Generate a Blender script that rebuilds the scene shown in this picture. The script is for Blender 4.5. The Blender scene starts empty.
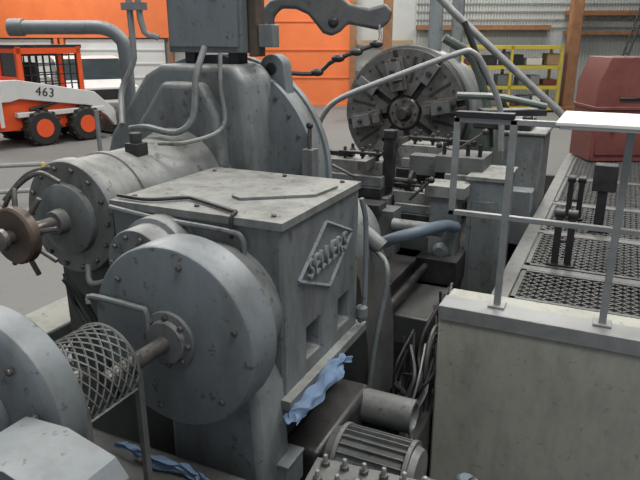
import bpy, bmesh, math, random
from mathutils import Vector, Matrix, noise
random.seed(4)
S=bpy.context.scene
YAW=math.radians(25.4)
ROOM=Matrix.Rotation(YAW,4,'Z')      # building grid is turned relative to the machine
ID=Matrix.Identity(4)

# ------------------------------------------------------------ materials
def nodes(name):
    m=bpy.data.materials.new(name); m.use_nodes=True
    nt=m.node_tree; b=nt.nodes['Principled BSDF']
    return m,nt,b
def mat(name,col,rough=.55,metal=0.,var=.25,scale=6.,dust=0.,dustcol=(.30,.30,.275),chips=0.,chipcol=(.045,.04,.035),bump=.15,stain=0.):
    m,nt,b=nodes(name); N=nt.nodes; Lk=nt.links
    tc=N.new('ShaderNodeTexCoord'); n1=N.new('ShaderNodeTexNoise')
    n1.inputs['Scale'].default_value=scale; n1.inputs['Detail'].default_value=8; n1.inputs['Roughness'].default_value=.6
    Lk.new(tc.outputs['Object'],n1.inputs['Vector'])
    r=N.new('ShaderNodeValToRGB'); r.color_ramp.elements[0].position=.3; r.color_ramp.elements[1].position=.7
    r.color_ramp.elements[0].color=(*[c*(1-var) for c in col],1); r.color_ramp.elements[1].color=(*[min(1,c*(1+var)) for c in col],1)
    Lk.new(n1.outputs['Fac'],r.inputs['Fac']); out=r.outputs['Color']
    if dust>0:
        g=N.new('ShaderNodeNewGeometry'); sp=N.new('ShaderNodeSeparateXYZ'); Lk.new(g.outputs['Normal'],sp.inputs[0])
        mr=N.new('ShaderNodeMapRange'); mr.inputs[1].default_value=.3; mr.inputs[2].default_value=1.; mr.inputs[4].default_value=dust
        Lk.new(sp.outputs['Z'],mr.inputs[0])
        mx=N.new('ShaderNodeMixRGB'); Lk.new(mr.outputs[0],mx.inputs[0]); Lk.new(out,mx.inputs[1]); mx.inputs[2].default_value=(*dustcol,1); out=mx.outputs[0]
    def layer(out,sc,lo,hi,f,col2,stretch=None):
        n2=N.new('ShaderNodeTexNoise'); n2.inputs['Scale'].default_value=sc; n2.inputs['Detail'].default_value=9; n2.inputs['Roughness'].default_value=.7
        if stretch:
            mp=N.new('ShaderNodeMapping'); mp.inputs['Scale'].default_value=stretch; Lk.new(tc.outputs['Object'],mp.inputs[0]); Lk.new(mp.outputs[0],n2.inputs['Vector'])
        else: Lk.new(tc.outputs['Object'],n2.inputs['Vector'])
        mr=N.new('ShaderNodeMapRange'); mr.inputs[1].default_value=lo; mr.inputs[2].default_value=hi; mr.inputs[4].default_value=f
        Lk.new(n2.outputs['Fac'],mr.inputs[0])
        mx=N.new('ShaderNodeMixRGB'); Lk.new(mr.outputs[0],mx.inputs[0]); Lk.new(out,mx.inputs[1]); mx.inputs[2].default_value=(*col2,1); return mx.outputs[0]
    if stain>0:   # oily run marks, stretched down the castings
        out=layer(out,2.6,.46,.68,stain,(.05,.044,.034),(2.2,2.2,.7))
        out=layer(out,9,.50,.66,stain*.45,(.06,.055,.045),(1.5,1.5,.8))
    if chips>0:   # small chipped spots
        out=layer(out,17,.605-chips*.012,.635,.65,chipcol)
    Lk.new(out,b.inputs['Base Color'])
    rr=N.new('ShaderNodeMapRange'); rr.inputs[1].default_value=.3; rr.inputs[2].default_value=.7; rr.inputs[3].default_value=max(.05,rough-.12); rr.inputs[4].default_value=min(1,rough+.12)
    Lk.new(n1.outputs['Fac'],rr.inputs[0]); Lk.new(rr.outputs[0],b.inputs['Roughness'])
    b.inputs['Metallic'].default_value=metal
    if bump>0:
        n3=N.new('ShaderNodeTexNoise'); n3.inputs['Scale'].default_value=scale*5; n3.inputs['Detail'].default_value=5
        Lk.new(tc.outputs['Object'],n3.inputs['Vector'])
        bp=N.new('ShaderNodeBump'); bp.inputs['Strength'].default_value=bump; bp.inputs['Distance'].default_value=.01
        Lk.new(n3.outputs['Fac'],bp.inputs['Height']); Lk.new(bp.outputs[0],b.inputs['Normal'])
    return m
PAINT=mat('machine_paint',(.150,.168,.173),.52,0,.13,4,.45,chips=.8,stain=.55)
PAINT2=mat('machine_paint_worn',(.178,.188,.184),.55,0,.17,5,.55,chips=1.7,stain=.55)
PAINT3=mat('machine_paint_blue',(.155,.178,.190),.50,0,.10,4,.25,(.27,.285,.28),chips=.6,stain=.34)
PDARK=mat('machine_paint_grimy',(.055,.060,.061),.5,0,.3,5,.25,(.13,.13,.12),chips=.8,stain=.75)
DARK=mat('oily_steel',(.038,.038,.040),.45,.4,.45,9,.3,(.09,.085,.08),chips=.6)
HOOK=mat('cast_gray',(.095,.10,.10),.5,0,.25,7,.2,(.16,.16,.15),chips=.6)
STEEL=mat('worn_steel',(.14,.13,.12),.42,.6,.35,12,.2,(.2,.19,.17),chips=1)
FACE=mat('faceplate_steel',(.085,.083,.078),.45,.3,.4,8,.1,(.2,.19,.17),chips=1)
BRASSY=mat('brown_iron',(.10,.075,.06),.5,.4,.3,9)
BLACK=mat('black_iron',(.018,.018,.02),.5,.1,.3,8)
GALV=mat('galvanized_steel',(.24,.25,.248),.45,.2,.15,12,.3,(.34,.34,.33))
GALVD=mat('weathered_galvanized',(.14,.148,.142),.5,.2,.2,10,.3,(.22,.22,.21),chips=.6,stain=.3)
GRATE=mat('grating_steel',(.12,.125,.122),.55,.2,.3,9,.2,(.18,.18,.17),stain=.4)
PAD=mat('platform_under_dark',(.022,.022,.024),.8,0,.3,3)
CONC=mat('concrete_block',(.35,.352,.30),.85,0,.10,1.6,.45,(.42,.42,.39),.5,(.2,.2,.165),.3,.25)
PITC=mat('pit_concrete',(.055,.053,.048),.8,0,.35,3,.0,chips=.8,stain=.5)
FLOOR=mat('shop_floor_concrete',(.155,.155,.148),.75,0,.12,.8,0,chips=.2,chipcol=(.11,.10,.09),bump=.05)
WHITE=mat('white_paint',(.60,.61,.60),.4,0,.05,3)
BOARD=mat('white_board',(.64,.64,.61),.55,0,.04,5)
WALLW=mat('cream_metal_siding',(.46,.48,.46),.5,0,.06,1.5)
ORANGE=mat('orange_panel',(.72,.175,.05),.55,0,.08,2)
ORANGE2=mat('loader_orange',(.80,.10,.025),.4,0,.08,3)
RED=mat('red_oxide_paint',(.15,.042,.035),.5,0,.2,4,.2,(.22,.11,.09),chips=.4,stain=.2)
YEL=mat('yellow_paint',(.50,.40,.05),.5,0,.1,4)
WOOD=mat('timber',(.26,.125,.06),.65,0,.25,5)
BLUE=mat('blue_cloth',(.12,.18,.28),.95,0,.3,14)
HOSEB=mat('blue_gray_hose',(.085,.115,.145),.5,0,.1,8)
RUB=mat('rubber',(.02,.02,.02),.7,0,.2,8)
CARD=mat('cardboard',(.36,.25,.14),.8,0,.1,5)
GLASS=mat('dark_glass',(.03,.04,.045),.15,0,.1,3,bump=0)
GREEN=mat('green_gray_paint',(.09,.115,.10),.5,0,.2,6,.3)
CEIL=mat('ceiling_paint',(.5,.5,.48),.7,0,.05,1)

# ------------------------------------------------------------ builder
AX={'x':Vector((1,0,0)),'y':Vector((0,1,0)),'z':Vector((0,0,1))}
class Part:
    def __init__(s,M=ID): s.bm=bmesh.new(); s.mats=[]; s.M=M
    def mi(s,m):
        if m not in s.mats: s.mats.append(m)
        return s.mats.index(m)
    def add(s,vs,fs,m,T=None):
        i=s.mi(m); MM=s.M if T is None else s.M@T
        bv=[s.bm.verts.new(MM@Vector(v)) for v in vs]
        for f in fs:
            try:
                q=s.bm.faces.new([bv[k] for k in f]); q.material_index=i; q.smooth=True
            except ValueError: pass
        return s
    def box(s,x0,x1,y0,y1,z0,z1,m,T=None):
        vs=[(x,y,z) for z in(z0,z1) for y in(y0,y1) for x in(x0,x1)]
        return s.add(vs,[(0,2,3,1),(4,5,7,6),(0,1,5,4),(2,6,7,3),(0,4,6,2),(1,3,7,5)],m,T)
    def prism(s,poly,ax,a,b,m,T=None):
        n=len(poly)
        def P(p,t):
            return {'x':(t,p[0],p[1]),'y':(p[0],t,p[1]),'z':(p[0],p[1],t)}[ax]
        vs=[P(p,a) for p in poly]+[P(p,b) for p in poly]
        fs=[tuple(range(n)),tuple(range(2*n-1,n-1,-1))]+[(i,(i+1)%n,n+(i+1)%n,n+i) for i in range(n)]
        return s.add(vs,fs,m,T)
    def rev(s,c,ax,prof,m,n=40,T=None):
        d=AX[ax] if isinstance(ax,str) else Vector(ax).normalized()
        R=d.to_track_quat('Z','Y').to_matrix().to_4x4(); c=Vector(c)
        vs=[];fs=[]
        for h,r in prof:
            for i in range(n):
                a=2*math.pi*i/n
                vs.append(c+R@Vector((r*math.cos(a),r*math.sin(a),h)))
        k=len(prof)
        for j in range(k-1):
            for i in range(n): fs.append((j*n+i,j*n+(i+1)%n,(j+1)*n+(i+1)%n,(j+1)*n+i))
        fs.append(tuple(range(n-1,-1,-1))); fs.append(tuple((k-1)*n+i for i in range(n)))
        return s.add(vs,fs,m,T)
    def cyl(s,p0,p1,r,m,n=20,r2=None,T=None):
        p0=Vector(p0);p1=Vector(p1); l=(p1-p0).length
        return s.rev(p0,(p1-p0),[(0,r),(l,r if r2 is None else r2)],m,n,T)
    def bar(s,p0,p1,w,m,T=None):
        return s.cyl(p0,p1,w,m,4,None,T)
    def tube(s,pts,r,m,n=10,sub=6):
        P=[Vector(p) for p in pts]
        if sub>1 and len(P)>2:
            Q=[P[0]*2-P[1]]+P+[P[-1]*2-P[-2]]; out=[]
            for i in range(1,len(Q)-2):
                for k in range(sub):
                    t=k/sub; a,b,c,d=Q[i-1],Q[i],Q[i+1],Q[i+2]
                    out.append(.5*((2*b)+(c-a)*t+(2*a-5*b+4*c-d)*t*t+(3*b-a-3*c+d)*t**3))
            out.append(P[-1]); P=out
        vs=[];fs=[]; up=None
        for i,p in enumerate(P):
            t=(P[min(i+1,len(P)-1)]-P[max(i-1,0)]).normalized()
            if up is None: up=t.orthogonal().normalized()
            up=(up-t*up.dot(t)).normalized(); w=t.cross(up)
            for k in range(n):
                a=2*math.pi*k/n; vs.append(p+(up*math.cos(a)+w*math.sin(a))*r)
        for i in range(len(P)-1):
            for k in range(n): fs.append((i*n+k,i*n+(k+1)%n,(i+1)*n+(k+1)%n,(i+1)*n+k))
        fs.append(tuple(range(n-1,-1,-1))); fs.append(tuple((len(P)-1)*n+k for k in range(n)))
        return s.add(vs,fs,m)
    def bolts(s,c,ax,R,n,r,h,m,ph=0):
        d=AX[ax] if isinstance(ax,str) else Vector(ax).normalized()
        Q=d.to_track_quat('Z','Y').to_matrix(); c=Vector(c)
        for i in range(n):
            a=2*math.pi*i/n+ph
            s.rev(c+Q@Vector((R*math.cos(a),R*math.sin(a),0)),d,[(0,r),(h*.8,r),(h,r*.75)],m,6)
        return s
    def sphere(s,c,r,m,n=14,sc=(1,1,1)):
        c=Vector(c);vs=[];fs=[];k=8
        for j in range(1,k):
            p=math.pi*j/k
            for i in range(n):
                a=2*math.pi*i/n; vs.append(c+Vector((r*sc[0]*math.sin(p)*math.cos(a),r*sc[1]*math.sin(p)*math.sin(a),r*sc[2]*math.cos(p))))
        vs.append(c+Vector((0,0,r*sc[2])));vs.append(c-Vector((0,0,r*sc[2])));t=len(vs)
        for j in range(k-2):
            for i in range(n): fs.append((j*n+i,j*n+(i+1)%n,(j+1)*n+(i+1)%n,(j+1)*n+i))
        for i in range(n):
            fs.append((t-2,(i+1)%n,i)); fs.append((t-1,(k-2)*n+i,(k-2)*n+(i+1)%n))
        return s.add(vs,fs,m)
    def finish(s,name,parent=None,bevel=0,seg=2):
        bmesh.ops.recalc_face_normals(s.bm,faces=s.bm.faces)
        me=bpy.data.meshes.new(name); s.bm.to_mesh(me); s.bm.free()
        for m in s.mats: me.materials.append(m)
        me.set_sharp_from_angle(angle=math.radians(32))
        c=Vector((0,0,0))
        if me.vertices:
            co=[v.co for v in me.vertices]
            c=Vector([(min(v[i] for v in co)+max(v[i] for v in co))/2 for i in range(3)])
            me.transform(Matrix.Translation(-c))
        o=bpy.data.objects.new(name,me); S.collection.objects.link(o); o.location=c
        if bevel>0:
            b=o.modifiers.new('bevel','BEVEL'); b.width=bevel; b.segments=seg; b.limit_method='ANGLE'; b.angle_limit=math.radians(35)
        if parent:
            o.parent=parent; o.matrix_parent_inverse=Matrix.Translation(-parent.location)
        return o
def G(name,loc):
    e=bpy.data.objects.new(name,None); e.empty_display_size=.2; e.location=loc; S.collection.objects.link(e); return e
def arch(xc,r,z0,zc,n=24,k=1.):
    p=[(xc+r,z0)]
    for i in range(n+1):
        a=math.pi*i/n; p.append((xc+r*math.cos(a),zc+k*r*math.sin(a)))
    p.append((xc-r,z0)); return p
def textmesh(body,size,ext,M,m,name,parent,space=1.1):
    tx=bpy.data.curves.new('t','FONT'); tx.body=body; tx.size=size; tx.extrude=ext; tx.align_x='CENTER'; tx.align_y='CENTER'; tx.space_character=space
    to=bpy.data.objects.new('t',tx); S.collection.objects.link(to)
    dg=bpy.context.evaluated_depsgraph_get(); dg.update()
    me=bpy.data.meshes.new_from_object(to.evaluated_get(dg)); bpy.data.objects.remove(to)
    me.materials.clear(); me.materials.append(m)
    lt=bpy.data.objects.new(name,me); S.collection.objects.link(lt); me.transform(M)
    lt.parent=parent; lt.matrix_parent_inverse=Matrix.Translation(-parent.location)

AXX,AXZ=-2.25,1.40

# ============================================================ ROOM
PZ=-.8
p=Part()
p.box(-30,-3.45,-10,40,-.15,0,FLOOR); p.box(-3.45,4.8,11,40,-.15,0,FLOOR); p.box(4.8,30,-10,40,-.15,0,FLOOR)
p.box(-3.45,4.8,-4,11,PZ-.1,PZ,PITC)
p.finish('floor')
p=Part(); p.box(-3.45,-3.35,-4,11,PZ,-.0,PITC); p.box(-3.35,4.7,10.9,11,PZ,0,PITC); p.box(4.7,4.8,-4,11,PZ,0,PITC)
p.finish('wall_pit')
p=Part(); p.box(-3.34,-2.98,.2,9.5,PZ,.48,CONC); p.box(-3.0,-2.97,.2,9.5,.40,.49,GALV); p.finish('concrete_curb',bevel=.02)

p=Part(ROOM)
p.box(-18,18,22,22.25,0,9,WALLW)
for i in range(150):
    x=3.2+i*.1
    if x<18: p.box(x,x+.04,21.96,22,0,9,WALLW)
for z in (2.5,2.75,3.0,3.25,3.5,3.75): p.box(3.2,18,21.93,21.96,z,z+.04,GALV)
p.finish('wall_back')
p=Part(ROOM); p.box(-18.2,-18,-2,22,0,9,WALLW); p.finish('wall_left')
p=Part(ROOM); p.box(18,18.2,-2,22,0,9,WALLW); p.finish('wall_right')
p=Part(ROOM); p.box(-18.2,18.2,-2,22.2,9,9.2,CEIL); p.finish('ceiling')
def door(L0,L1,z0,z1,nm,m,rib=.45):
    p=Part(ROOM); p.box(L0,L1,21.8,21.9,z0,z1,m)
    z=z0
    while z<z1: p.box(L0,L1,21.77,21.8,z,z+.05,m); z+=rib
    p.finish(nm)
door(-11.2,-9.0,0,2.15,'door_1',WHITE)
door(-8.5,-5.2,0,2.15,'door_2',WHITE)
door(-2.6,1.0,0,4.7,'door_3',ORANGE,.9)
p=Part(ROOM); p.box(-11.4,-2.95,21.72,21.96,2.2,4.8,ORANGE); p.finish('wall_back_header')
p=Part(ROOM)
for a in (-11.35,-8.85,-8.65,-5.05): p.box(a,a+.12,21.7,21.95,0,2.18,ORANGE if a in(-8.85,-8.65) else WOOD)
p.box(-2.85,-2.65,21.7,21.95,0,4.8,WOOD); p.box(1.0,1.2,21.7,21.95,0,4.8,WOOD); p.finish('trim_2')
def column(L,D,w,m,nm,z1=8.9,z0=0):
    p=Part(ROOM); p.box(L-w,L+w,D-w,D+w,z0,z1,m); p.box(L-w*1.7,L+w*1.7,D-w*1.7,D+w*1.7,z0,z0+.15,m); p.finish(nm,bevel=.01)
column(-2.55,20,.13,WOOD,'timber_column'); column(7.75,20,.16,WOOD,'timber_column'); column(-10.6,20.5,.14,WOOD,'timber_column')
column(11.2,21,.16,WOOD,'timber_column'); column(2.1,20.4,.14,WOOD,'timber_column')
p=Part(ROOM); p.box(1.22,3.1,21.7,21.9,1.15,1.3,GALV); p.box(1.22,3.1,21.7,21.9,2.0,2.12,CARD); p.box(8.1,11,21.6,21.9,2.9,3.05,WOOD); p.box(8.1,11,21.6,21.9,2.3,2.42,WOOD)
p.box(3.2,7.6,21.6,21.9,2.45,2.6,WOOD)
p.finish('trim_1')

# ============================================================ LATHE
L=G('wheel_lathe',(-2.0,4.5,PZ))
p=Part()
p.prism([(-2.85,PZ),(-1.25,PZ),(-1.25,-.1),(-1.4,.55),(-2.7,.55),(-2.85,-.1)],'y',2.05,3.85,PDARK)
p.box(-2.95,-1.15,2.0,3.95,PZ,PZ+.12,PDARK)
p.finish('headstock_base',L,.02)
# barrel
p=Part()
c=(AXX,2.02,AXZ)
p.rev(c,'y',[(0,.20),(0,.265),(.02,.275),(.07,.275),(.07,.262),(.24,.262),(.245,.272),(.275,.272),(.28,.262),(.55,.262),(.6,.28),(.72,.30),(.95,.36)],PAINT2,56)
p.bolts((AXX,2.02,AXZ),(0,-1,0),.235,14,.012,.018,STEEL)
p.rev((AXX,2.02,AXZ),(0,-1,0),[(0,.17),(.03,.165),(.05,.12),(.05,.06),(.1,.055)],PAINT,32)
p.box(-2.21,-2.13,2.38,2.46,1.64,1.70,DARK); p.cyl((-2.17,2.42,1.68),(-2.17,2.42,1.75),.03,DARK)
p.box(AXX-.18,AXX+.18,2.1,2.9,.5,1.18,PDARK)
p.finish('spindle_barrel',L,.004)
# capstan hand wheel
p=Part()
p.cyl((AXX,1.66,AXZ),(AXX,2.0,AXZ),.032,STEEL)
p.rev((AXX,1.70,AXZ),'y',[(0,.05),(0,.115),(.012,.125),(.05,.125),(.06,.11),(.06,.05)],BRASSY,32)
for i in range(8):
    a=i*math.pi/4+.2
    d=Vector((math.cos(a),.25,math.sin(a))).normalized()
    p.cyl(Vector((AXX,1.73,AXZ))+d*.11,Vector((AXX,1.73,AXZ))+d*.20,.012,STEEL,10)
p.rev((AXX,1.66,AXZ),(0,-1,0),[(0,.05),(.02,.045),(.03,.02)],STEEL,20)
p.tube([(AXX-.2,1.8,AXZ+.02),(AXX-.12,1.84,AXZ+.16),(AXX+.0,1.88,AXZ+.24),(AXX+.08,1.92,AXZ+.2)],.011,STEEL)
p.tube([(AXX-.22,1.86,AXZ+.1),(AXX-.1,1.9,AXZ+.22),(AXX+.02,1.93,AXZ+.26)],.009,STEEL)
p.tube([(AXX+.05,1.9,AXZ-.25),(AXX+.1,1.95,AXZ-.38),(AXX+.18,1.98,AXZ-.6),(AXX+.2,2.0,AXZ-.9)],.016,RUB)
p.tube([(AXX+.0,1.95,AXZ-.25),(AXX+.03,1.95,AXZ-.38),(AXX+.16,1.92,AXZ-.5),(AXX+.3,1.9,AXZ-.55)],.012,RUB)
p.tube([(AXX+.12,1.98,AXZ-.2),(AXX+.18,1.93,AXZ-.26),(AXX+.27,1.95,AXZ-.24),(AXX+.36,2.0,AXZ-.2)],.014,PAINT)
p.finish('capstan_handwheel',L,.002)
# headstock casting
p=Part()
p.prism([(-2.85,.5),(-1.80,.5),(-1.80,1.55),(-1.83,1.98),(-1.90,2.06),(-2.38,2.06),(-2.50,2.0),(-2.80,1.64),(-2.85,1.5)],'y',2.9,3.24,PAINT)
p.prism([(-2.70,1.1),(-1.90,1.1),(-1.95,1.80),(-2.06,1.97),(-2.32,1.97),(-2.62,1.6)],'y',2.82,2.92,PAINT)
p.finish('headstock_casting',L,.035,4)
p=Part()
p.prism(arch(AXX,.69,.5,AXZ,40),'y',3.22,3.42,PAINT)
p.prism(arch(AXX,.705,.5,AXZ,40),'y',3.38,3.43,PAINT3)
p.prism(arch(AXX,.705,.5,AXZ,40),'y',3.20,3.24,PAINT3)
for i in range(9):
    a=math.pi*(i)/16+.02
    p.bolts((AXX+.65*math.cos(a),3.2,AXZ+.65*math.sin(a)),(0,-1,0),0,1,.013,.014,STEEL)
p.finish('faceplate_guard',L,.008,3)
p=Part()
poly=[(-2.05,1.92),(-1.76,1.86)]+[(-1.86+.08*math.cos(t*math.pi/10-.2),2.03+.08*math.sin(t*math.pi/10-.2)) for t in range(12)]
p.prism(poly,'y',3.26,3.36,PAINT3); p.cyl((-1.86,3.25,2.03),(-1.86,3.37,2.03),.034,BLACK)
p.box(-1.60,-1.53,3.12,3.2,1.32,1.60,PAINT); p.box(-1.62,-1.51,3.1,3.2,1.30,1.33,PAINT3)
p.cyl((-1.565,3.16,1.60),(-1.565,3.16,1.72),.012,STEEL); p.sphere((-1.565,3.16,1.73),.02,BLACK)
p.tube([(-1.5,3.3,1.4),(-1.48,3.2,1.2),(-1.5,3.1,.9)],.012,PAINT3)
p.finish('guard_lug',L,.01)
p=Part()
p.rev((AXX,3.46,AXZ),'y',[(0,.2),(0,.60),(.02,.62),(.12,.62),(.12,.2)],FACE,56)
for i in range(4):
    a=i*math.pi/2+.5; T=Matrix.Translation((AXX,3.6,AXZ))@Matrix.Rotation(a,4,'Y')
    p.box(.25,.5,-.03,.12,-.06,.06,DARK,T)
p.finish('faceplate_near',L,.006)
# GEAR CASE
p=Part()
gx0,gx1,gy0,gy1,gz0,gz1=-1.965,-1.115,2.0,2.8,.76,1.515
p.box(gx0,gx1,gy0,gy1,gz0,gz1,PAINT)
gc=p.finish('gear_case',L,0)
cut=Part(); cut.box(-1.5,-1.0,2.22,2.36,.83,.985,DARK); cut.box(-1.5,-1.0,2.56,2.70,.83,.985,DARK)
co=cut.finish('cut'); 
bm_=gc.modifiers.new('b','BOOLEAN'); bm_.object=co; bm_.operation='DIFFERENCE'; bm_.solver='EXACT'
dg=bpy.context.evaluated_depsgraph_get(); dg.update()
nm=bpy.data.meshes.new_from_object(gc.evaluated_get(dg)); gc.modifiers.clear(); gc.data=nm
bpy.data.objects.remove(co)
b=gc.modifiers.new('bevel','BEVEL'); b.width=.014; b.segments=3; b.limit_method='ANGLE'; b.angle_limit=.6
p=Part()
p.box(gx0+.0,gx1+.012,gy0-.012,gy1,1.495,1.527,PAINT2)
p.prism([(-1.50,2.25),(-1.44,2.22),(-1.17,2.42),(-1.15,2.62),(-1.22,2.62)],'z',1.528,1.540,PAINT2)
for x,y in ((-1.9,2.08),(-1.9,2.7),(-1.18,2.06),(-1.18,2.74),(-1.55,2.06),(-1.5,2.74)): p.bolts((x,y,1.527),'z',0,1,.012,.012,STEEL)
p.box(gx0,gx1+.045,gy0-.03,gy1+.03,.72,.765,PAINT)
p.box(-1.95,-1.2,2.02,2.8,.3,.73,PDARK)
p.box(-1.48,-1.25,2.2,2.72,.8,1.0,BLACK)
p.tube([(-1.95,2.03,1.54),(-1.78,2.03,1.54),(-1.66,2.12,1.54),(-1.60,2.12,1.54),(-1.36,2.03,1.54),(-1.33,2.02,1.54),(-1.33,1.985,1.52),(-1.33,1.98,1.44)],.009,DARK,8,5)
p.tube([(-1.95,1.975,1.50),(-1.7,1.975,1.48),(-1.35,1.975,1.47),(-1.28,1.975,1.45),(-1.27,1.975,1.38)],.012,PAINT,8,5)
p.tube([(-1.09,2.77,1.45),(-1.07,2.79,1.3),(-1.07,2.79,.85),(-1.08,2.75,.8)],.014,PAINT3,8,4)
p.rev((-1.075,2.77,.82),'z',[(0,.03),(.05,.03),(.06,.02)],PAINT3,12)
p.finish('gear_case_fittings',L,.005)
p=Part(); X=-1.113
dm=[(2.135,1.235),(2.40,1.425),(2.70,1.30),(2.44,1.105)]
for i in range(4):
    a=dm[i]; b2=dm[(i+1)%4]
    p.bar((X,a[0],a[1]),(X,b2[0],b2[1]),.011,PAINT3)
p.finish('nameplate_diamond',L)
LET=mat('raised_letter_paint',(.22,.235,.235),.5,0,.05,4,bump=0)
textmesh('SELLERS',.15,.008,Matrix.Translation((X+.007,2.42,1.267))@Matrix(((0,0,1,0),(1,0,0,0),(0,1,0,0),(0,0,0,1)))@Matrix.Rotation(math.radians(3),4,'Z')@Matrix.Diagonal((.74,.85,1,1)),LET,'nameplate_lettering',L,1.08)

# DRUM cover
p=Part(); dx,dz=-1.39,1.14
p.rev((dx,1.635,dz),'y',[(0,.02),(0,.345),(.004,.354),(.014,.36),(.165,.36),(.18,.35)],PAINT3,72)
p.rev((dx,1.81,dz-.0),'y',[(0,.3),(.2,.27)],PAINT,40)
p.rev((dx-.0,1.64,dz),(0,-1,0),[(0,.115),(.018,.112),(.022,.085),(.04,.08),(.045,.03)],PAINT,36)
p.bolts((dx,1.622,dz),(0,-1,0),.095,8,.011,.016,STEEL)
p.bolts((dx,1.635,dz),(0,-1,0),.30,6,.012,.014,STEEL,.3)
p.cyl((dx,1.64,dz),(dx,1.30,dz),.03,STEEL)
p.tube([(dx-.35,1.60,dz+.09),(dx-.34,1.61,dz+.12),(dx-.12,1.61,dz+.115),(dx-.08,1.61,dz+.1),(dx-.075,1.61,dz-.02)],.012,PAINT,8,4)
p.finish('drum_cover',L,.003)
p=Part()
p.rev((-1.67,1.80,1.33),'y',[(0,.06),(0,.145),(.01,.15),(.1,.15),(.11,.17),(.2,.17)],PAINT,36)
p.bolts((-1.67,1.80,1.33),(0,-1,0),.12,10,.01,.014,STEEL)
p.finish('shaft_bearing_cap',L,.003)
p=Part()
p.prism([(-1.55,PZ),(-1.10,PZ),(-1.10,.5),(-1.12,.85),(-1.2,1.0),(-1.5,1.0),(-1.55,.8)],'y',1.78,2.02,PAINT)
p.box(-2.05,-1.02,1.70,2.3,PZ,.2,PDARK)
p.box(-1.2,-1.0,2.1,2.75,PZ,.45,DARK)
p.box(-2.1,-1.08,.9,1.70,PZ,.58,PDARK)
p.finish('gear_case_pedestal',L,.03,3)

p=Part()
p.rev((-1.52,3.0,1.0),'y',[(0,.12),(0,.24),(.04,.27),(.3,.30),(.5,.28),(.55,.2)],PAINT,36)
p.prism([(-1.5,.0),(-1.12,.0),(-1.14,.5),(-1.2,.9),(-1.35,1.15),(-1.5,1.25)],'y',3.05,3.5,PDARK)
p.cyl((-1.35,3.3,1.15),(-1.16,3.3,1.02),.05,PAINT)
p.bolts((-1.52,3.0,1.0),(0,-1,0),.21,10,.013,.016,STEEL)
p.tube([(-1.2,3.3,1.0),(-1.08,3.15,.98),(-1.06,3.1,.85),(-1.1,3.05,.5),(-1.12,3.0,.1)],.016,PAINT)
p.finish('headstock_side_casting',L,.02)

# BED
p=Part()
for x0,x1 in ((-2.75,-2.35),(-1.9,-1.35)):
    p.box(x0,x1,3.6,6.9,.28,.5,PDARK); p.box(x0+.05,x1-.05,3.6,6.9,PZ,.3,DARK); p.box(x0-.03,x1+.03,3.6,6.9,.46,.52,DARK)
p.box(-1.35,-1.02,3.9,6.9,.1,.32,PDARK); p.box(-1.3,-1.05,3.9,6.9,PZ,.12,DARK)
p.finish('lathe_bed',L,.01)

# FAR HEADSTOCK + faceplate
FY=6.82; FX=-2.18; FZ=1.40
p=Part()
p.rev((FX,FY,FZ),'y',[(0,.1),(0,.69),(.02,.715),(.16,.715),(.18,.69),(.18,.3)],BLACK,72)
p.rev((FX,FY+.03,FZ),'y',[(0,.6),(0,.722),(.12,.722),(.12,.6)],HOOK,72)
ns=8
for i in range(ns):
    a0=i*2*math.pi/ns+.2; a1=a0+2*math.pi/ns
    poly=[]
    hw=.034
    for rr,rv in ((.69,False),(.20,True)):
        off=math.asin(hw/rr); seq=[a0+off+(a1-a0-2*off)*k/8 for k in range(9)]
        if rv: seq=seq[::-1]
        poly+=[(FX+rr*math.cos(t),FZ+rr*math.sin(t)) for t in seq]
    p.prism(poly,'y',FY-.055,FY+.005,FACE)
    am=(a0+a1)/2
    T=Matrix.Translation((FX,FY-.058,FZ))@Matrix.Rotation(-am,4,'Y')
    p.box(.34,.62,-.002,.01,-.016,.016,BLACK,T)
    for r_ in (.40,.6):
        for dz_ in (-.09,.09): p.rev((r_,0,dz_*r_/.6),(0,-1,0),[(0,.016),(.004,.016)],BLACK,10,T)
p.rev((FX,FY-.05,FZ),'y',[(0,.07),(0,.16),(.02,.18),(.06,.18)],STEEL,36)
p.rev((FX,FY-.14,FZ),'y',[(0,.03),(.0,.06),(.1,.10)],DARK,28)
p.bolts((FX,FY-.05,FZ),(0,-1,0),.13,8,.014,.02,DARK)
for i in range(4):
    a=i*math.pi/2+.2
    T=Matrix.Translation((FX,FY-.055,FZ))@Matrix.Rotation(-a,4,'Y')
    p.box(.25,.60,-.06,.0,-.085,.085,STEEL,T); p.box(.36,.56,-.17,-.05,-.065,.065,HOOK,T)
    p.box(.25,.34,-.12,-.05,-.05,.05,STEEL,T)
    for r_ in (.29,.46,.585): p.rev((r_,-.17 if r_==.46 else -.06,0),(0,-1,0),[(0,.025),(.05,.02)],BLACK,8,T)
for i in range(4):
    a=i*math.pi/2+.2+math.pi/4
    T=Matrix.Translation((FX,FY-.055,FZ))@Matrix.Rotation(-a,4,'Y')
    p.box(.40,.64,-.06,.0,-.05,.05,HOOK,T); p.rev((.52,-.06,0),(0,-1,0),[(0,.03),(.04,.03)],BLACK,6,T)
p.finish('faceplate_far',L,.004)
p=Part()
p.rev((FX,FY+.2,FZ),'y',[(0,.5),(0,.66),(.1,.70),(.4,.70),(.45,.6)],PAINT,48)
p.prism(arch(FX,.62,PZ,FZ,24,.95),'y',FY+.3,FY+1.3,PAINT)
p.box(FX-.8,FX+.8,FY+.1,FY+1.5,PZ,.45,PDARK)
p.rev((FX,FY+1.3,FZ),'y',[(0,.3),(.8,.28)],PAINT2,40)
p.box(FX+.45,FX+.95,FY+.35,FY+1.1,.3,1.35,GREEN)
p.box(FX+.1,FX+.25,FY+.4,FY+.5,1.9,3.4,PAINT); p.box(FX+.34,FX+.46,FY+.5,FY+.6,1.8,3.4,PAINT)
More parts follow.
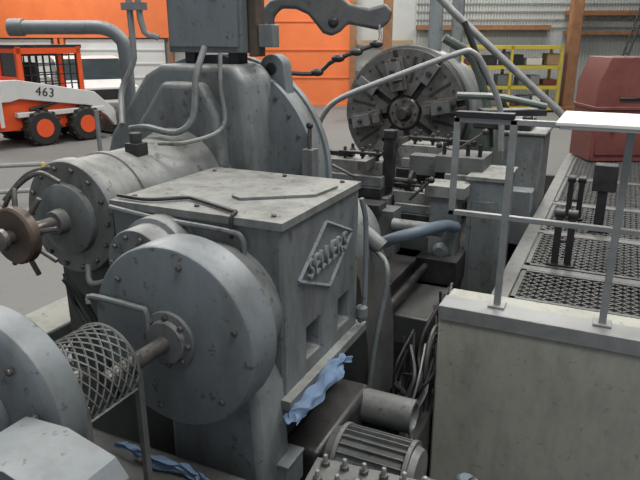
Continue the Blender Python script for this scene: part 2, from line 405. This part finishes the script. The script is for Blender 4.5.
p.finish('headstock_far',L,.02)

def toolrest(nm,x,y,z,s=1,flip=1):
    p=Part()
    p.box(x-.34*s,x+.34*s,y-.28*s,y+.28*s,.5,z-.42*s,PDARK)
    p.box(x-.30*s,x+.30*s,y-.2*s,y+.2*s,z-.42*s,z-.30*s,HOOK)
    p.box(x-.33*s,x+.25*s,y-.24*s,y+.1*s,z-.30*s,z-.21*s,DARK)
    p.box(x-.24*s,x+.24*s,y-.2*s,y+.2*s,z-.21*s,z-.12*s,PAINT)
    p.box(x-.26*s,x+.22*s,y-.15*s,y+.15*s,z-.12*s,z,PAINT2)
    for dx_ in (-.15,0.02,.16):
        for dy in (-.09,.09):
            p.cyl((x+dx_*s,y+dy*s,z),(x+dx_*s,y+dy*s,z+.11*s),.016*s,DARK,8); p.rev((x+dx_*s,y+dy*s,z+.03),'z',[(0,.03*s),(.03,.03*s)],BLACK,6)
    p.box(x-.2*s,x+.2*s,y-.12*s,y-.06*s,z+.05*s,z+.075*s,DARK)
    a,b_=(-.40*s,-.1*s) if flip>0 else (.1*s,.4*s)
    p.box(x+a,x+b_,y-.03,y+.03,z+.005,z+.05*s,BLACK)
    p.cyl((x+.24*s,y,z-.17*s),(x+.5*s,y,z-.17*s),.022*s,STEEL,12)
    p.rev((x+.44*s,y,z-.17*s),'x',[(0,.03),(0,.09*s),(.03,.09*s),(.03,.03)],DARK,20)
    p.finish(nm,L,.006)
toolrest('tool_rest_a',-1.93,4.95,1.22,.95)
toolrest('tool_rest_b',-1.55,5.75,1.25,1.0,-1)
toolrest('tool_rest_c',-1.42,5.0,.98,.8)
p=Part()
p.box(-1.72,-1.64,4.85,4.93,1.0,1.42,BLACK); p.cyl((-1.68,4.89,1.42),(-1.68,4.89,1.48),.06,DARK,8)
p.box(-1.85,-1.78,4.6,4.9,1.18,1.26,STEEL)
p.box(-1.55,-1.2,5.3,5.7,.95,1.1,DARK); p.box(-1.35,-.95,5.1,5.5,1.12,1.26,HOOK); p.box(-1.25,-.88,5.05,5.45,1.02,1.12,PAINT2)
for i in range(4): p.cyl((-1.3+i*.1,5.2,1.26),(-1.3+i*.1,5.2,1.36),.018,BLACK,8)
p.box(-1.3,-1.02,4.72,5.0,.25,.34,PAINT); p.box(-1.28,-1.06,4.76,4.95,.3,1.0,PAINT); p.box(-1.32,-1.0,4.72,4.99,1.0,1.09,PAINT2)
p.rev((-1.17,4.76,.55),(0,-1,0),[(0,.07),(.02,.07),(.05,.04)],PAINT3,20); p.bolts((-1.17,4.74,.55),(0,-1,0),.055,6,.008,.012,STEEL)
p.box(-1.02,-.74,4.93,5.45,-.05,1.12,PAINT3); p.box(-.98,-.78,4.92,4.94,.1,.95,PAINT); p.box(-1.04,-.72,4.91,5.47,1.12,1.15,PAINT2)
p.box(-1.55,-1.0,4.6,5.8,.3,.52,DARK); p.box(-1.5,-1.05,4.55,5.8,PZ,.32,PDARK)
p.cyl((-1.5,4.5,.8),(-1.1,4.5,.8),.05,PAINT,14)
p.cyl((-1.62,4.3,.62),(-1.62,5.4,.62),.035,STEEL,14); p.cyl((-1.25,3.6,.45),(-1.25,5.0,.45),.03,DARK,14)
for (x,y,z,dx_,dz_) in ((-1.2,5.2,1.3,.25,.18),(-1.9,4.7,1.1,-.2,.12),(-1.45,4.75,.95,.2,.2),(-1.1,5.5,1.2,-.3,.1)):
    p.cyl((x,y,z),(x+dx_,y-.1,z+dz_),.012,STEEL,8); p.sphere((x+dx_,y-.1,z+dz_),.028,BLACK,10)
p.box(-2.1,-1.6,4.45,4.62,.86,.95,DARK); p.box(-1.72,-1.5,4.5,4.7,.5,.9,HOOK); p.box(-1.62,-1.38,5.25,5.4,1.05,1.22,HOOK)
p.finish('carriage_apron',L,.008)
p=Part()
p.box(-1.0,-.62,6.3,6.9,.25,1.30,PAINT); p.box(-1.02,-.60,6.28,6.92,1.30,1.34,PAINT2); p.box(-.97,-.65,6.1,6.3,.25,.8,PAINT3)
p.box(-1.0,-.62,6.3,6.9,PZ,.26,DARK)
p.cyl((-.8,6.4,1.34),(-.8,6.4,1.48),.05,DARK); p.box(-1.3,-.75,6.3,6.7,1.34,1.44,DARK)
p.finish('carriage_cabinet',L,.015)
p=Part(ROOM)
p.tube([(1.0,6.5,2.75),(1.3,6.5,2.45),(2.2,6.5,1.69),(2.5,6.5,1.44),(2.52,6.5,1.3)],.038,GALV,12,3)
p.tube([(-.02,5.2,1.2),(-.02,5.2,1.45),(.03,5.2,1.60),(.17,5.2,1.73),(.6,5.2,1.90),(1.1,5.2,2.08),(1.22,5.2,2.09),(1.32,5.2,1.98),(1.48,5.2,1.65),(1.52,5.2,1.3)],.024,GALV,12,6)
p.tube([(1.2,5.6,1.72),(1.6,5.6,1.7),(2.0,5.6,1.62)],.03,GREEN,10,3)
p.tube([(1.25,6.6,2.2),(1.55,6.6,2.0),(1.75,6.6,1.5),(1.8,6.6,1.1)],.045,GREEN,10,3)
p.tube([(1.4,6.4,2.35),(1.62,6.4,1.9),(1.9,6.4,1.5)],.03,BLACK,10,3)
p.box(1.42,1.98,5.5,5.7,1.55,1.6,DARK)
p.finish('hydraulic_pipes',L)
p=Part(); p.tube([(-1.55,4.2,.7),(-1.35,4.1,.82),(-1.2,4.2,.86),(-1.1,4.5,.84),(-1.05,4.7,.78)],.045,HOSEB,12,6); p.finish('suction_hose',L)

# electrical box on top of headstock
E=G('electrical_cabinet',(-2.1,3.1,2.06))
p=Part()
p.box(-2.42,-1.92,3.05,3.28,2.12,3.0,PAINT); p.box(-2.40,-1.94,3.03,3.05,2.15,2.98,PAINT3); p.box(-1.91,-1.86,3.1,3.2,2.1,2.9,BRASSY)
p.box(-2.35,-2.28,3.1,3.2,2.06,2.14,DARK); p.box(-2.05,-1.98,3.1,3.2,2.06,2.14,DARK); p.box(-1.86,-1.77,3.12,3.2,2.15,2.27,PAINT)
p.box(-2.10,-2.06,3.02,3.03,2.4,2.6,BLACK)
p.finish('cabinet_body',E,.012)
p=Part()
p.tube([(-2.62,2.95,3.0),(-2.6,2.95,2.2),(-2.62,2.95,2.05),(-2.7,2.93,1.9),(-2.6,2.8,1.72)],.018,GALV,8,4)
p.tube([(-2.53,2.95,3.0),(-2.53,2.95,2.3),(-2.45,3.0,2.2)],.018,GALV,8,4)
p.tube([(-2.08,2.92,2.15),(-2.06,2.8,2.0),(-2.05,2.74,1.8),(-2.12,2.68,1.72),(-2.3,2.66,1.74),(-2.45,2.7,1.72)],.018,PAINT,10,5)
p.tube([(-1.98,2.92,2.12),(-1.94,2.85,1.95),(-1.9,2.8,1.75),(-1.98,2.6,1.69),(-2.1,2.5,1.69)],.012,PAINT2,8,5)
p.box(-2.64,-2.5,2.92,2.98,2.35,2.39,GALV)
p.finish('conduits',E)

p=Part(ROOM)
p.tube([(-2.2,4.7,2.27),(-1.75,4.7,2.27),(-1.55,4.7,2.265),(-1.44,4.7,2.2),(-1.41,4.7,2.08),(-1.41,4.7,1.6),(-1.41,4.7,1.55)],.048,PAINT3,14,5)
p.rev((-2.22,4.7,2.27),'x',[(0,.03),(0,.06),(.1,.06)],PAINT,20)
p.rev((-1.41,4.7,1.5),'z',[(0,.08),(.03,.08),(.06,.05)],PAINT,20)
p.box(-1.48,-1.34,4.63,4.77,.485,1.52,PAINT)
p.finish('exhaust_pipe',bevel=.005)

# ============================================================ motors
M1=G('electric_motor',(-1.6,1.1,.87))
p=Part()
mx,mz=-1.615,1.13
p.rev((mx,1.03,mz),'y',[(0,.03),(-.0,.20),(.008,.275),(.018,.29),(.03,.30),(.12,.30),(.13,.29),(.15,.15)],PAINT3,60)
p.rev((mx,1.03,mz),(0,-1,0),[(0,.12),(.02,.115),(.03,.05)],PAINT3,32)
p.bolts((mx,1.03,mz),(0,-1,0),.24,10,.013,.016,STEEL,.2)
p.cyl((mx,1.15,mz),(-1.48,1.3,1.13),.035,STEEL)
p.box(mx-.28,mx+.28,1.03,1.14,.58,.86,PAINT3)
p.finish('motor_housing',M1,.004)
p=Part()
p.prism([(-1.40,.80),(-1.02,.80),(-1.02,1.12),(-1.06,1.17),(-1.22,1.21),(-1.38,1.2),(-1.40,1.15)],'y',.80,1.0,PAINT3)
p.box(-1.42,-1.0,.78,.80,.78,1.13,PAINT3)
p.box(-1.35,-1.10,.92,.98,.58,.8,PAINT)
p.bolts((-1.06,.78,1.08),(0,-1,0),0,1,.01,.012,STEEL)
p.finish('terminal_box',M1,.015,3)

# mesh coupling guard
p=Part(); gxc,gzc,gr=-1.50,1.12,.15; y0,y1=1.18,1.42
na,nl=20,14
def gp(i,j): 
    a=math.pi*(-.12+1.24*i/na); return Vector((gxc+gr*math.cos(a),y0+(y1-y0)*j/nl,gzc+gr*math.sin(a)))
for i in range(na):
    for j in range(nl):
        if (i+j)%2==0: p.bar(gp(i,j),gp(i+1,j+1),.0036,GALVD)
        else: p.bar(gp(i+1,j),gp(i,j+1),.0036,GALVD)
for j in (0,nl):
    p.tube([gp(i,j) for i in range(na+1)],.007,GALVD,6,1)
p.bar(gp(0,0),gp(0,nl),.008,GALVD); p.bar(gp(na,0),gp(na,nl),.008,GALVD)
p.box(gxc+gr-.02,gxc+gr+.0,y1-.01,y1+.015,.58,gzc+.0,GALVD); p.box(gxc+gr-.02,gxc+gr+.0,y0-.01,y0+.015,.58,gzc,GALVD)
p.finish('coupling_guard')

# finned motor
M2=G('electric_motor',(-.8,2.2,.3))
p=Part()
my,mzz=2.16,.42
p.rev((-.98,my,mzz),'x',[(0,.03),(0,.09),(.02,.125),(.06,.145),(.08,.13),(.36,.13),(.37,.145),(.42,.125),(.43,.05)],GALVD,40)
for i in range(24):
    a=i*2*math.pi/24
    T=Matrix.Translation((-.9,my,mzz))@Matrix.Rotation(a,4,'X'); p.box(0,.29,-.003,.003,.125,.152,GALVD,T)
for x in (-.92,-.61): p.rev((x,my,mzz),'x',[(0,.12),(0,.156),(.02,.156),(.02,.12)],GALVD,40)
p.cyl((-.56,my,mzz),(-.48,my,mzz),.018,STEEL); p.box(-.95,-.6,my-.12,my+.12,.26,.32,PAINT); p.box(-.85,-.72,my-.17,my-.12,.38,.48,PAINT)
p.finish('finned_housing',M2,.002)
p=Part(); p.box(-.98,-.5,2.05,2.4,PZ,.26,DARK); p.finish('motor_stand',M2,.01)
# studded manifold
MT=Matrix.Translation((-.85,1.93,0))@Matrix.Rotation(math.radians(6),4,'Z')@Matrix.Translation((.85,-1.93,0))
p=Part(MT)
p.box(-.93,-.12,1.84,1.98,.36,.50,GALVD); p.box(-.95,-.10,1.82,2.0,.5,.525,GALVD)
for i in range(10):
    x=-.90+i*.082
    for y in (1.86,1.96):
        p.rev((x,y,.525),'z',[(0,.02),(.02,.02)],STEEL,6); p.cyl((x,y,.525),(x,y,.575),.010,GALV,10)
p.box(-.85,-.2,1.86,1.96,PZ,.36,DARK)
p.cyl((-.30,1.93,.525),(-.30,1.93,.60),.03,STEEL); p.sphere((-.30,1.93,.61),.032,DARK)
p.finish('valve_manifold',bevel=.004)
p=Part(); p.box(-1.16,-1.05,1.90,2.04,.36,.5,PAINT3); p.box(-1.165,-1.045,1.895,2.045,.49,.505,PAINT3); p.box(-1.12,-1.08,1.93,2.0,.19,.36,DARK); p.finish('junction_box',bevel=.004)
p=Part(); p.rev((-1.24,2.68,.36),'x',[(0,.06),(0,.088),(.5,.088),(.5,.07),(.45,.06)],GALVD,32); p.box(-.99,-.8,2.62,2.74,PZ,.28,DARK); p.finish('drain_pipe')
p=Part()
p.rev((-.40,2.35,.0),'z',[(0,.1),(.15,.1),(.18,.07),(.3,.06)],PDARK,24); p.box(-.52,-.28,2.25,2.45,PZ,.0,PDARK)
p.rev((-.40,2.35,.3),'z',[(0,.03),(.02,.045),(.04,.045),(.05,.03)],HOSEB,20)
p.finish('coolant_pump',bevel=.005)

p=Part(); p.box(-1.02,-.88,2.95,4.4,PZ,-.2,PITC); p.finish('pit_ledge',bevel=.02)
cb=Part()
for i in range(26):
    x=-.98+random.uniform(-.05,.08); y=random.uniform(3.2,4.3); z=random.uniform(.0,.45)
    pts=[]
    for k in range(6):
        pts.append((x+random.uniform(-.05,.05),y-k*.12+random.uniform(-.08,.08),max(PZ+.05,z-k*.14+random.uniform(-.06,.08))))
    cb.tube(pts,random.choice([.008,.011,.014]),random.choice([RUB,RUB,RUB,RUB,GALVD,PAINT,DARK]),6,5)
for rr in (.10,.14,.18): cb.tube([(-.93,3.75+rr*math.cos(t*.7),.12+rr*1.3*math.sin(t*.7)) for t in range(10)],.010,random.choice([RUB,GALVD]),6,5)
cb.tube([(-.92,3.5,.35),(-.9,3.3,.2),(-.93,3.2,-.1),(-.9,3.25,-.4)],.007,GALV,6,6)
cb.finish('cable_bundle')

def rag(nm,pts,w,m,seed):
    bm=bmesh.new(); n=len(pts); W=13; q_=10; U=(n-1)*q_+1; grid=[]
    for i in range(U):
        t=i/q_; k=min(int(t),n-2); f=t-k
        c=Vector(pts[k]).lerp(Vector(pts[k+1]),f); row=[]
        ww=w*(.8+.5*noise.noise(Vector((i*.10,seed,2))))
        for j in range(W):
            a=math.pi*(j/(W-1)); q=Vector((math.cos(a)*ww,0,math.sin(a)*ww*.7))
            d=noise.noise_vector(Vector((i*.16+seed,j*.35,seed)))*.03+noise.noise_vector(Vector((i*.4+seed,j*.6,seed)))*.010
            row.append(bm.verts.new(c+q+d))
        grid.append(row)
    for i in range(U-1):
        for j in range(W-1): bm.faces.new((grid[i][j],grid[i+1][j],grid[i+1][j+1],grid[i][j+1])).smooth=True
    me=bpy.data.meshes.new(nm); bm.to_mesh(me); bm.free(); me.materials.append(m)
    o=bpy.data.objects.new(nm,me); S.collection.objects.link(o)
    s=o.modifiers.new('s','SUBSURF'); s.levels=1; s.render_levels=2
rag('cloth_rag',[(-1.06,1.93,.68),(-1.05,2.02,.71),(-1.05,2.2,.72),(-1.05,2.38,.73),(-1.05,2.50,.71)],.052,BLUE,1)
rag('cloth_rag',[(-1.66,1.60,.60),(-1.50,1.57,.61),(-1.34,1.6,.60),(-1.20,1.57,.59)],.06,BLUE,5)

# ============================================================ platform right
p=Part()
p.box(-.86,3.6,3.55,3.9,PZ,.6,CONC); p.box(-.60,-.5,3.9,9.8,PZ,.58,CONC)
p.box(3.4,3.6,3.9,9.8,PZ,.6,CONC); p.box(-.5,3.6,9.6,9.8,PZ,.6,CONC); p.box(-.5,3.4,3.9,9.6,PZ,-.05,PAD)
p.finish('concrete_foundation_block',bevel=.015)
gt=G('walkway_grating',(1.4,6.5,.6))
p=Part(); p.box(-.86,3.55,3.545,3.72,.601,.615,GALV); p.box(-.86,3.55,3.535,3.548,.52,.615,GALV); p.box(-.61,-.50,3.9,9.6,.582,.592,GALVD); p.finish('edge_angle',gt,.003)
def grating(x0,x1,y0,y1,z,nm,pitch=.1,m=GRATE):
    p=Part()
    p.box(x0,x1,y0,y0+.03,z-.04,z+.005,m); p.box(x0,x1,y1-.03,y1,z-.04,z+.005,m); p.box(x0,x0+.03,y0,y1,z-.04,z+.005,m); p.box(x1-.03,x1,y0,y1,z-.04,z+.005,m)
    nx=max(2,int((x1-x0)/pitch)); px=(x1-x0)/nx; ny=max(2,int((y1-y0)/(pitch*.36))); py=(y1-y0)/ny
    w=.0052
    for j in range(ny):
        ya=y0+j*py; yb=ya+py
        for i in range(nx):
            xa=x0+i*px; xb=xa+px/2; xc=xa+px
            ya_,yb_=(yb,ya) if j%2 else (ya,yb)
            for (u0,v0,u1,v1) in ((xa,ya_,xb,yb_),(xb,yb_,xc,ya_)):
                d=Vector((u1-u0,v1-v0,0)).normalized(); n=Vector((-d.y,d.x,0))*w
                A=Vector((u0,v0,z));B=Vector((u1,v1,z)); dz_=Vector((0,0,-.010))
                p.add([A-n,B-n,B+n,A+n,A-n+dz_,B-n+dz_],[(0,1,2,3),(0,4,5,1)],m)
    p.finish(nm,gt)
k=0
ys=[(3.92,4.50),(4.62,5.5),(5.58,6.6),(6.68,7.9),(8.0,9.5)]
for (a,b_) in ys:
    for (xa,xb) in ((-.49,.75),(.8,2.05),(2.1,3.38)):
        k+=1; grating(xa,xb,a,b_,.585,'panel_%d'%k,.095)
p=Part()
for a in (4.56,5.54,6.64,7.95): p.box(-.5,3.4,a-.05,a+.04,.47,.588,GALVD)
for x in (-.47,.775,2.075): p.box(x-.02,x+.02,3.9,9.6,.45,.56,GRATE)
p.finish('support_beams',gt)

R=G('guard_railing',(0,3.68,.6))
p=Part(); ry=3.68
for x in (-.53,.07,.9,1.7): p.box(x-.02,x+.02,ry-.02,ry+.02,.62,1.76,GALV); p.box(x-.05,x+.05,ry-.05,ry+.05,.616,.630,GALV)
p.box(-.87,2.0,ry-.018,ry+.018,1.17,1.20,GALV)
p.box(-.87,-.835,ry-.018,ry+.018,1.17,1.76,GALV)
p.box(-.56,2.0,ry-.02,ry+.02,1.73,1.762,GALV)
p.box(-.86,-.53,ry-.035,ry+.035,1.762,1.795,BLACK); p.box(-.87,-.53,ry-.018,ry+.018,1.73,1.762,GALV)
p.finish('rail_frame',R,.003)
p=Part(); p.box(-.29,1.1,3.44,4.02,1.768,1.788,BOARD); p.box(-.27,1.08,3.46,4.0,1.75,1.768,WHITE); p.finish('white_worktop',R,.004)
def lever(x,y,h):
    p=Part(); p.box(x-.09,x+.09,y-.07,y+.07,.592,.605,BLACK)
    for d in (-.045,.045):
        p.prism([(y-.03,.6),(y+.03,.6),(y+.025,.6+h),(y-.025,.6+h)],'x',x+d-.024,x+d+.024,BLACK)
        p.rev((x+d-.035,y,.6+h),'x',[(0,.035),(.07,.035)],DARK,14)
    p.cyl((x-.06,y,.6+h*.45),(x+.06,y,.6+h*.45),.012,DARK)
    p.finish('foot_lever',bevel=.004)
lever(-.25,4.72,.38); lever(-.27,6.1,.36)
p=Part(); p.box(-.12,.05,5.7,5.85,.592,.62,BLACK); p.box(-.08,0,5.73,5.8,.6,1.0,BLACK); p.box(-.13,.06,5.7,5.83,.95,1.18,DARK); p.finish('control_pedestal',bevel=.01)

p=Part(ROOM)
L0=3.66; D0=8.4
p.prism([(L0,.595),(L0+1.15,.595),(L0+1.15,1.96),(L0+.12,1.96),(L0,1.62)],'y',D0,D0+.7,RED)
p.box(L0-.02,L0+1.17,D0-.02,D0+.72,1.28,1.33,RED); p.box(L0+.05,L0+1.1,D0-.02,D0,.68,1.22,RED); p.box(L0+.3,L0+.9,D0-.03,D0,1.42,1.45,DARK)
p.cyl((L0+.25,D0-.05,1.0),(L0+.25,D0-.05,1.15),.015,GALV)
p.finish('red_cabinet',bevel=.015)

# ============================================================ lifting hook
H=G('lifting_hook',ROOM@Vector((0,4.5,2.3)))
p=Part(ROOM)
o=[(-.415,2.36),(-.40,2.24),(-.36,2.20),(-.31,2.215),(-.285,2.25),(-.315,2.29),(-.31,2.34),(-.26,2.39),(-.16,2.385),(-.08,2.35),(-.02,2.28),(.02,2.23),(.08,2.21),(.14,2.24),(.19,2.29),(.30,2.27),(.40,2.25),(.47,2.30),(.49,2.37),(.44,2.42),(.33,2.39),(.20,2.42),(.10,2.50),(-.05,2.52),(-.2,2.485),(-.34,2.44)]
p.prism(o,'y',4.44,4.56,HOOK)
p.cyl((.09,4.42,2.30),(.09,4.58,2.30),.035,DARK); p.cyl((-.355,4.42,2.27),(-.355,4.58,2.27),.025,STEEL)
p.finish('hook_casting',H,.02,3)
p=Part(ROOM)
for i in range(60):
    z=2.48+i*.1
    T=Matrix.Translation((.02,4.5,z))@Matrix.Rotation((i%2)*math.pi/2,4,'Z')
    pts=[T@Vector((.028*math.cos(t*math.pi/4),0,.05*math.sin(t*math.pi/4)+.05)) for t in range(9)]
    p.tube(pts,.009,STEEL,5,1)
p.finish('hoist_chain',H)
p=Part(ROOM)
p.tube([(-.30,4.3,1.98),(-.05,4.3,1.97),(.02,4.3,2.0),(.1,4.3,2.06),(.40,4.3,2.17)],.014,DARK,8,3)
for a in ((-.28,1.98),(-.02,1.98),(.12,2.07),(.24,2.11),(.37,2.16)): p.sphere((a[0],4.3,a[1]),.032,DARK,10,(1.4,.8,.8))
p.tube([(.38,4.3,2.16),(.40,4.35,2.2),(.40,4.42,2.28)],.01,DARK,8,3)
p.tube([(-.30,4.3,1.98),(-.42,4.15,2.0),(-.5,4.0,2.02)],.012,DARK,8,3)
p.finish('turnbuckle_link',H)

# ============================================================ skid steer loader
KL=-6.1
K=G('skid_steer_loader',ROOM@Vector((KL,14.2,0)))
KT=Matrix.Translation(ROOM@Vector((KL,14.2,0)))@Matrix.Rotation(YAW+math.radians(50),4,'Z')
p=Part(KT)
for x in (-.5,.5):
    for sy in (-1,1):
        y=.62*sy
        p.rev((x,y-.14,.37),'y',[(0,.22),(0,.33),(.04,.37),(.24,.37),(.28,.33),(.28,.22)],RUB,28)
        p.rev((x,y-.15,.37),'y',[(0,.05),(0,.19),(.03,.20),(.27,.20),(.30,.19),(.30,.05)],ORANGE2,24)
        for k in range(14):
            T=Matrix.Translation((x,y,.37))@Matrix.Rotation(k*math.pi/7,4,'Y'); p.box(.35,.40,-.13,.13,-.025,.025,RUB,T)
p.finish('wheels',K)
p=Part(KT)
p.prism([(-1.35,.35),(1.0,.3),(1.05,.55),(.7,1.0),(-.6,1.05),(-.75,1.25),(-1.25,1.25),(-1.38,1.15)],'y',-.48,.48,ORANGE2)
p.box(-1.39,-1.3,-.7,.7,.45,1.1,WHITE); p.box(-1.41,-1.38,-.35,.35,.85,1.05,BLACK); p.box(-1.41,-1.38,-.68,-.5,.95,1.08,ORANGE2); p.box(-1.41,-1.38,.5,.68,.95,1.08,ORANGE2)
p.box(-1.41,-1.37,-.7,.7,.45,.56,ORANGE2)
for i in range(6): p.box(-1.42,-1.39,-.33,.33,.58+i*.04,.60+i*.04,BLACK)
p.box(-1.0,1.0,-.66,-.5,.62,.72,WHITE)
p.finish('chassis',K,.03)
p=Part(KT)
for sy in (-.58,.58):
    p.prism([(-1.3,.95),(-1.25,1.38),(-.9,1.38),(.8,1.05),(1.25,.65),(1.4,.3),(1.25,.25),(1.05,.5),(.7,.75),(-.9,1.0),(-1.1,.95)],'y',sy-.06,sy+.06,WHITE)
p.cyl((-.7,-.58,.75),(.2,-.58,.95),.04,DARK)
p.finish('lift_arms',K,.01)
textmesh('463',.26,.004,KT@Matrix.Translation((-.35,-.645,1.10))@Matrix.Rotation(math.radians(10),4,'Y')@Matrix.Rotation(math.radians(90),4,'X'),BLACK,'model_decal',K)
p=Part(KT)
for x in (-.72,.62):
    for y in (-.42,.42): p.box(x-.05,x+.05,y-.05,y+.05,.95,2.02,ORANGE2)
p.box(-.8,.7,-.46,.46,1.98,2.06,BLACK); p.box(-.8,.66,-.47,-.44,1.88,2.0,ORANGE2); p.box(-.8,-.77,-.46,.46,1.22,1.42,ORANGE2); p.box(-.8,-.77,-.46,.46,1.9,2.0,ORANGE2)
for y in (-.43,.43):
    for i in range(9): x=-.65+i*.15; p.box(x-.012,x+.012,y-.012,y+.012,1.1,2.0,BLACK)
    for z in (1.25,1.45,1.65,1.85): p.box(-.7,.6,y-.012,y+.012,z-.012,z+.012,BLACK)
p.box(-.74,-.70,-.38,.38,1.35,1.95,GLASS)
p.box(-.3,.1,-.25,.25,1.0,1.2,BLACK); p.box(-.4,-.28,-.25,.25,1.1,1.7,BLACK)
p.finish('cab',K)
p=Part(KT)
p.prism([(1.3,.05),(2.0,.05),(2.02,.09),(1.42,.12),(1.4,.55),(1.5,.62),(1.35,.66),(1.28,.5)],'y',-.85,.85,STEEL); p.box(1.3,1.9,-.86,-.83,.05,.4,STEEL); p.finish('bucket',K)
WL=-6.75
W=G('pickup_truck',ROOM@Vector((WL,18.6,0)))
WT=Matrix.Translation(ROOM@Vector((WL,18.6,0)))@Matrix.Rotation(YAW+math.radians(-62),4,'Z')
p=Part(WT)
p.prism([(-2.6,.45),(2.5,.45),(2.6,.6),(2.55,1.0),(1.3,1.12),(.7,1.65),(-.6,1.7),(-.7,1.1),(-2.6,1.1)],'y',-.9,.9,WHITE)
p.prism([(1.15,1.14),(.68,1.58),(-.5,1.62),(-.58,1.14)],'y',-.91,.91,GLASS)
p.prism([(1.33,1.13),(.74,1.66),(.72,1.62),(1.28,1.12)],'y',-.8,.8,GLASS)
for x in (-1.7,1.65):
    for y in (-.82,.82): p.rev((x,y-.12,.37),'y',[(0,.2),(0,.37),(.24,.37),(.24,.2)],RUB,24); p.rev((x,y-.13,.37),'y',[(0,.05),(0,.2),(.26,.2),(.26,.05)],GALV,20)
p.box(2.5,2.66,-.85,.85,.45,.62,GALV); p.box(2.55,2.6,-.8,-.5,.75,.92,GALV); p.box(2.55,2.6,.5,.8,.75,.92,GALV); p.box(2.55,2.6,-.45,.45,.68,.95,BLACK)
p.finish('truck_body',W,.03)

Y=G('storage_rack',ROOM@Vector((5.8,20,0)))
p=Part(ROOM)
for l in (4.3,5.8,7.3):
    for d in (19.6,20.5): p.box(l-.04,l+.04,d-.04,d+.04,0,1.98,YEL)
for z in (.12,.75,1.35,1.93):
    p.box(4.3,7.3,19.56,19.62,z-.05,z+.05,YEL); p.box(4.3,7.3,20.48,20.54,z-.05,z+.05,YEL); p.box(4.3,7.3,19.6,20.5,z+.03,z+.05,YEL)
p.finish('rack_frame',Y)
p=Part(ROOM)
for z in (.18,.81,1.41):
    x=4.4
    while x<7.0:
        w=random.uniform(.25,.5); h=random.uniform(.15,.4); p.box(x,x+w,19.75,20.3,z,z+h,random.choice([CARD,GALV,DARK,BOARD,PAINT3,RED])); x+=w+random.uniform(.03,.2)
p.finish('stored_boxes',Y,.01)
p=Part(ROOM)
p.box(9.0,10.8,19,20,0,1.0,GALV); p.box(9.3,10.2,19.1,19.8,1.0,1.6,PAINT3); p.box(9.9,10.9,19,19.9,2.55,3.0,BLACK); p.box(9.9,10.0,19.1,19.2,1.0,2.6,DARK); p.box(10.7,10.8,19.1,19.2,1.0,2.6,DARK)
p.finish('workbench')
p=Part(ROOM)
for s_ in (0,.5):
    p.bar((7.9+s_*.2,17.5+s_,0),(8.6+s_*.2,17.5+s_,3.0),.03,BLACK)
for i in range(10): t=i/10; p.bar((7.9+.7*t,17.5,3*t),(8.0+.7*t,18.0,3*t),.02,BLACK)
p.finish('ladder')
p=Part(ROOM)
p.box(1.0,2.6,17,17.8,0,.9,GALV); p.box(1.1,2.5,17.05,17.75,.9,.96,CARD); p.box(1.3,1.8,17.2,17.6,.96,1.3,PAINT3)
p.finish('work_table',bevel=.01)
p=Part(ROOM); p.cyl((-3.9,11,0),(-3.9,11,1.0),.04,PAINT3,12); p.finish('bollard')
p=Part(ROOM)
for z in (.55,1.05): p.cyl((1.0,12.6,z),(2.2,15.0,z),.03,GALV,10)
for t in (0,.5,1): p.cyl((1.0+1.2*t,12.6+2.4*t,0),(1.0+1.2*t,12.6+2.4*t,1.05),.03,GALV,10)
p.finish('pipe_railing')
p=Part(ROOM)
for z in (.25,.6): p.cyl((-6.0,7.6,z),(-3.7,8.2,z),.03,GALV,10)
for t in (0,.5,1): p.cyl((-6.0+2.3*t,7.6+.6*t,0),(-6.0+2.3*t,7.6+.6*t,.62),.03,YEL,10)
p.finish('floor_barrier')

# ============================================================ lights
def area(l,d,z,sx,sy,pw,col=(1,.98,.95),nm='ceiling_light'):
    q=G(nm,ROOM@Vector((l,d,z+.05)))
    a=bpy.data.lights.new(nm+'_lamp','AREA'); a.shape='RECTANGLE'; a.size=sx; a.size_y=sy; a.energy=pw; a.color=col
    o=bpy.data.objects.new('lamp',a); o.location=ROOM@Vector((l,d,z)); o.rotation_euler=(0,0,YAW); S.collection.objects.link(o)
    o.parent=q; o.matrix_parent_inverse=Matrix.Translation(-q.location)
    p=Part(ROOM); p.box(l-sx/2-.05,l+sx/2+.05,d-sy/2-.05,d+sy/2+.05,z+.03,z+.15,GALV)
    p.box(l-.02,l+.02,d-.02,d+.02,z+.1,9,GALV); p.finish('fixture',q)
area(-3.0,5.2,6.5,3,2,310); area(2.8,5.5,6.5,3,2,430); area(-6,13,7,3,2,400); area(4,14,7,3,2,400); area(-9,19,7.5,3,1.5,520); area(7,19,7.5,3,1.5,330); area(0,19.0,7.5,3,1.5,420); area(1.4,.5,6.5,3,2,230)
w=bpy.data.worlds.new('world'); S.world=w; w.use_nodes=True
bg=w.node_tree.nodes['Background']; bg.inputs[0].default_value=(.86,.92,1,1); bg.inputs[1].default_value=.50
S.view_settings.view_transform='Standard'; S.view_settings.exposure=0

cam=bpy.data.cameras.new('camera'); cam.lens=35; cam.sensor_width=36; cam.clip_end=100
c=bpy.data.objects.new('camera',cam); c.location=(0,0,2.2); c.rotation_euler=(math.radians(72),0,YAW); S.collection.objects.link(c); S.camera=c
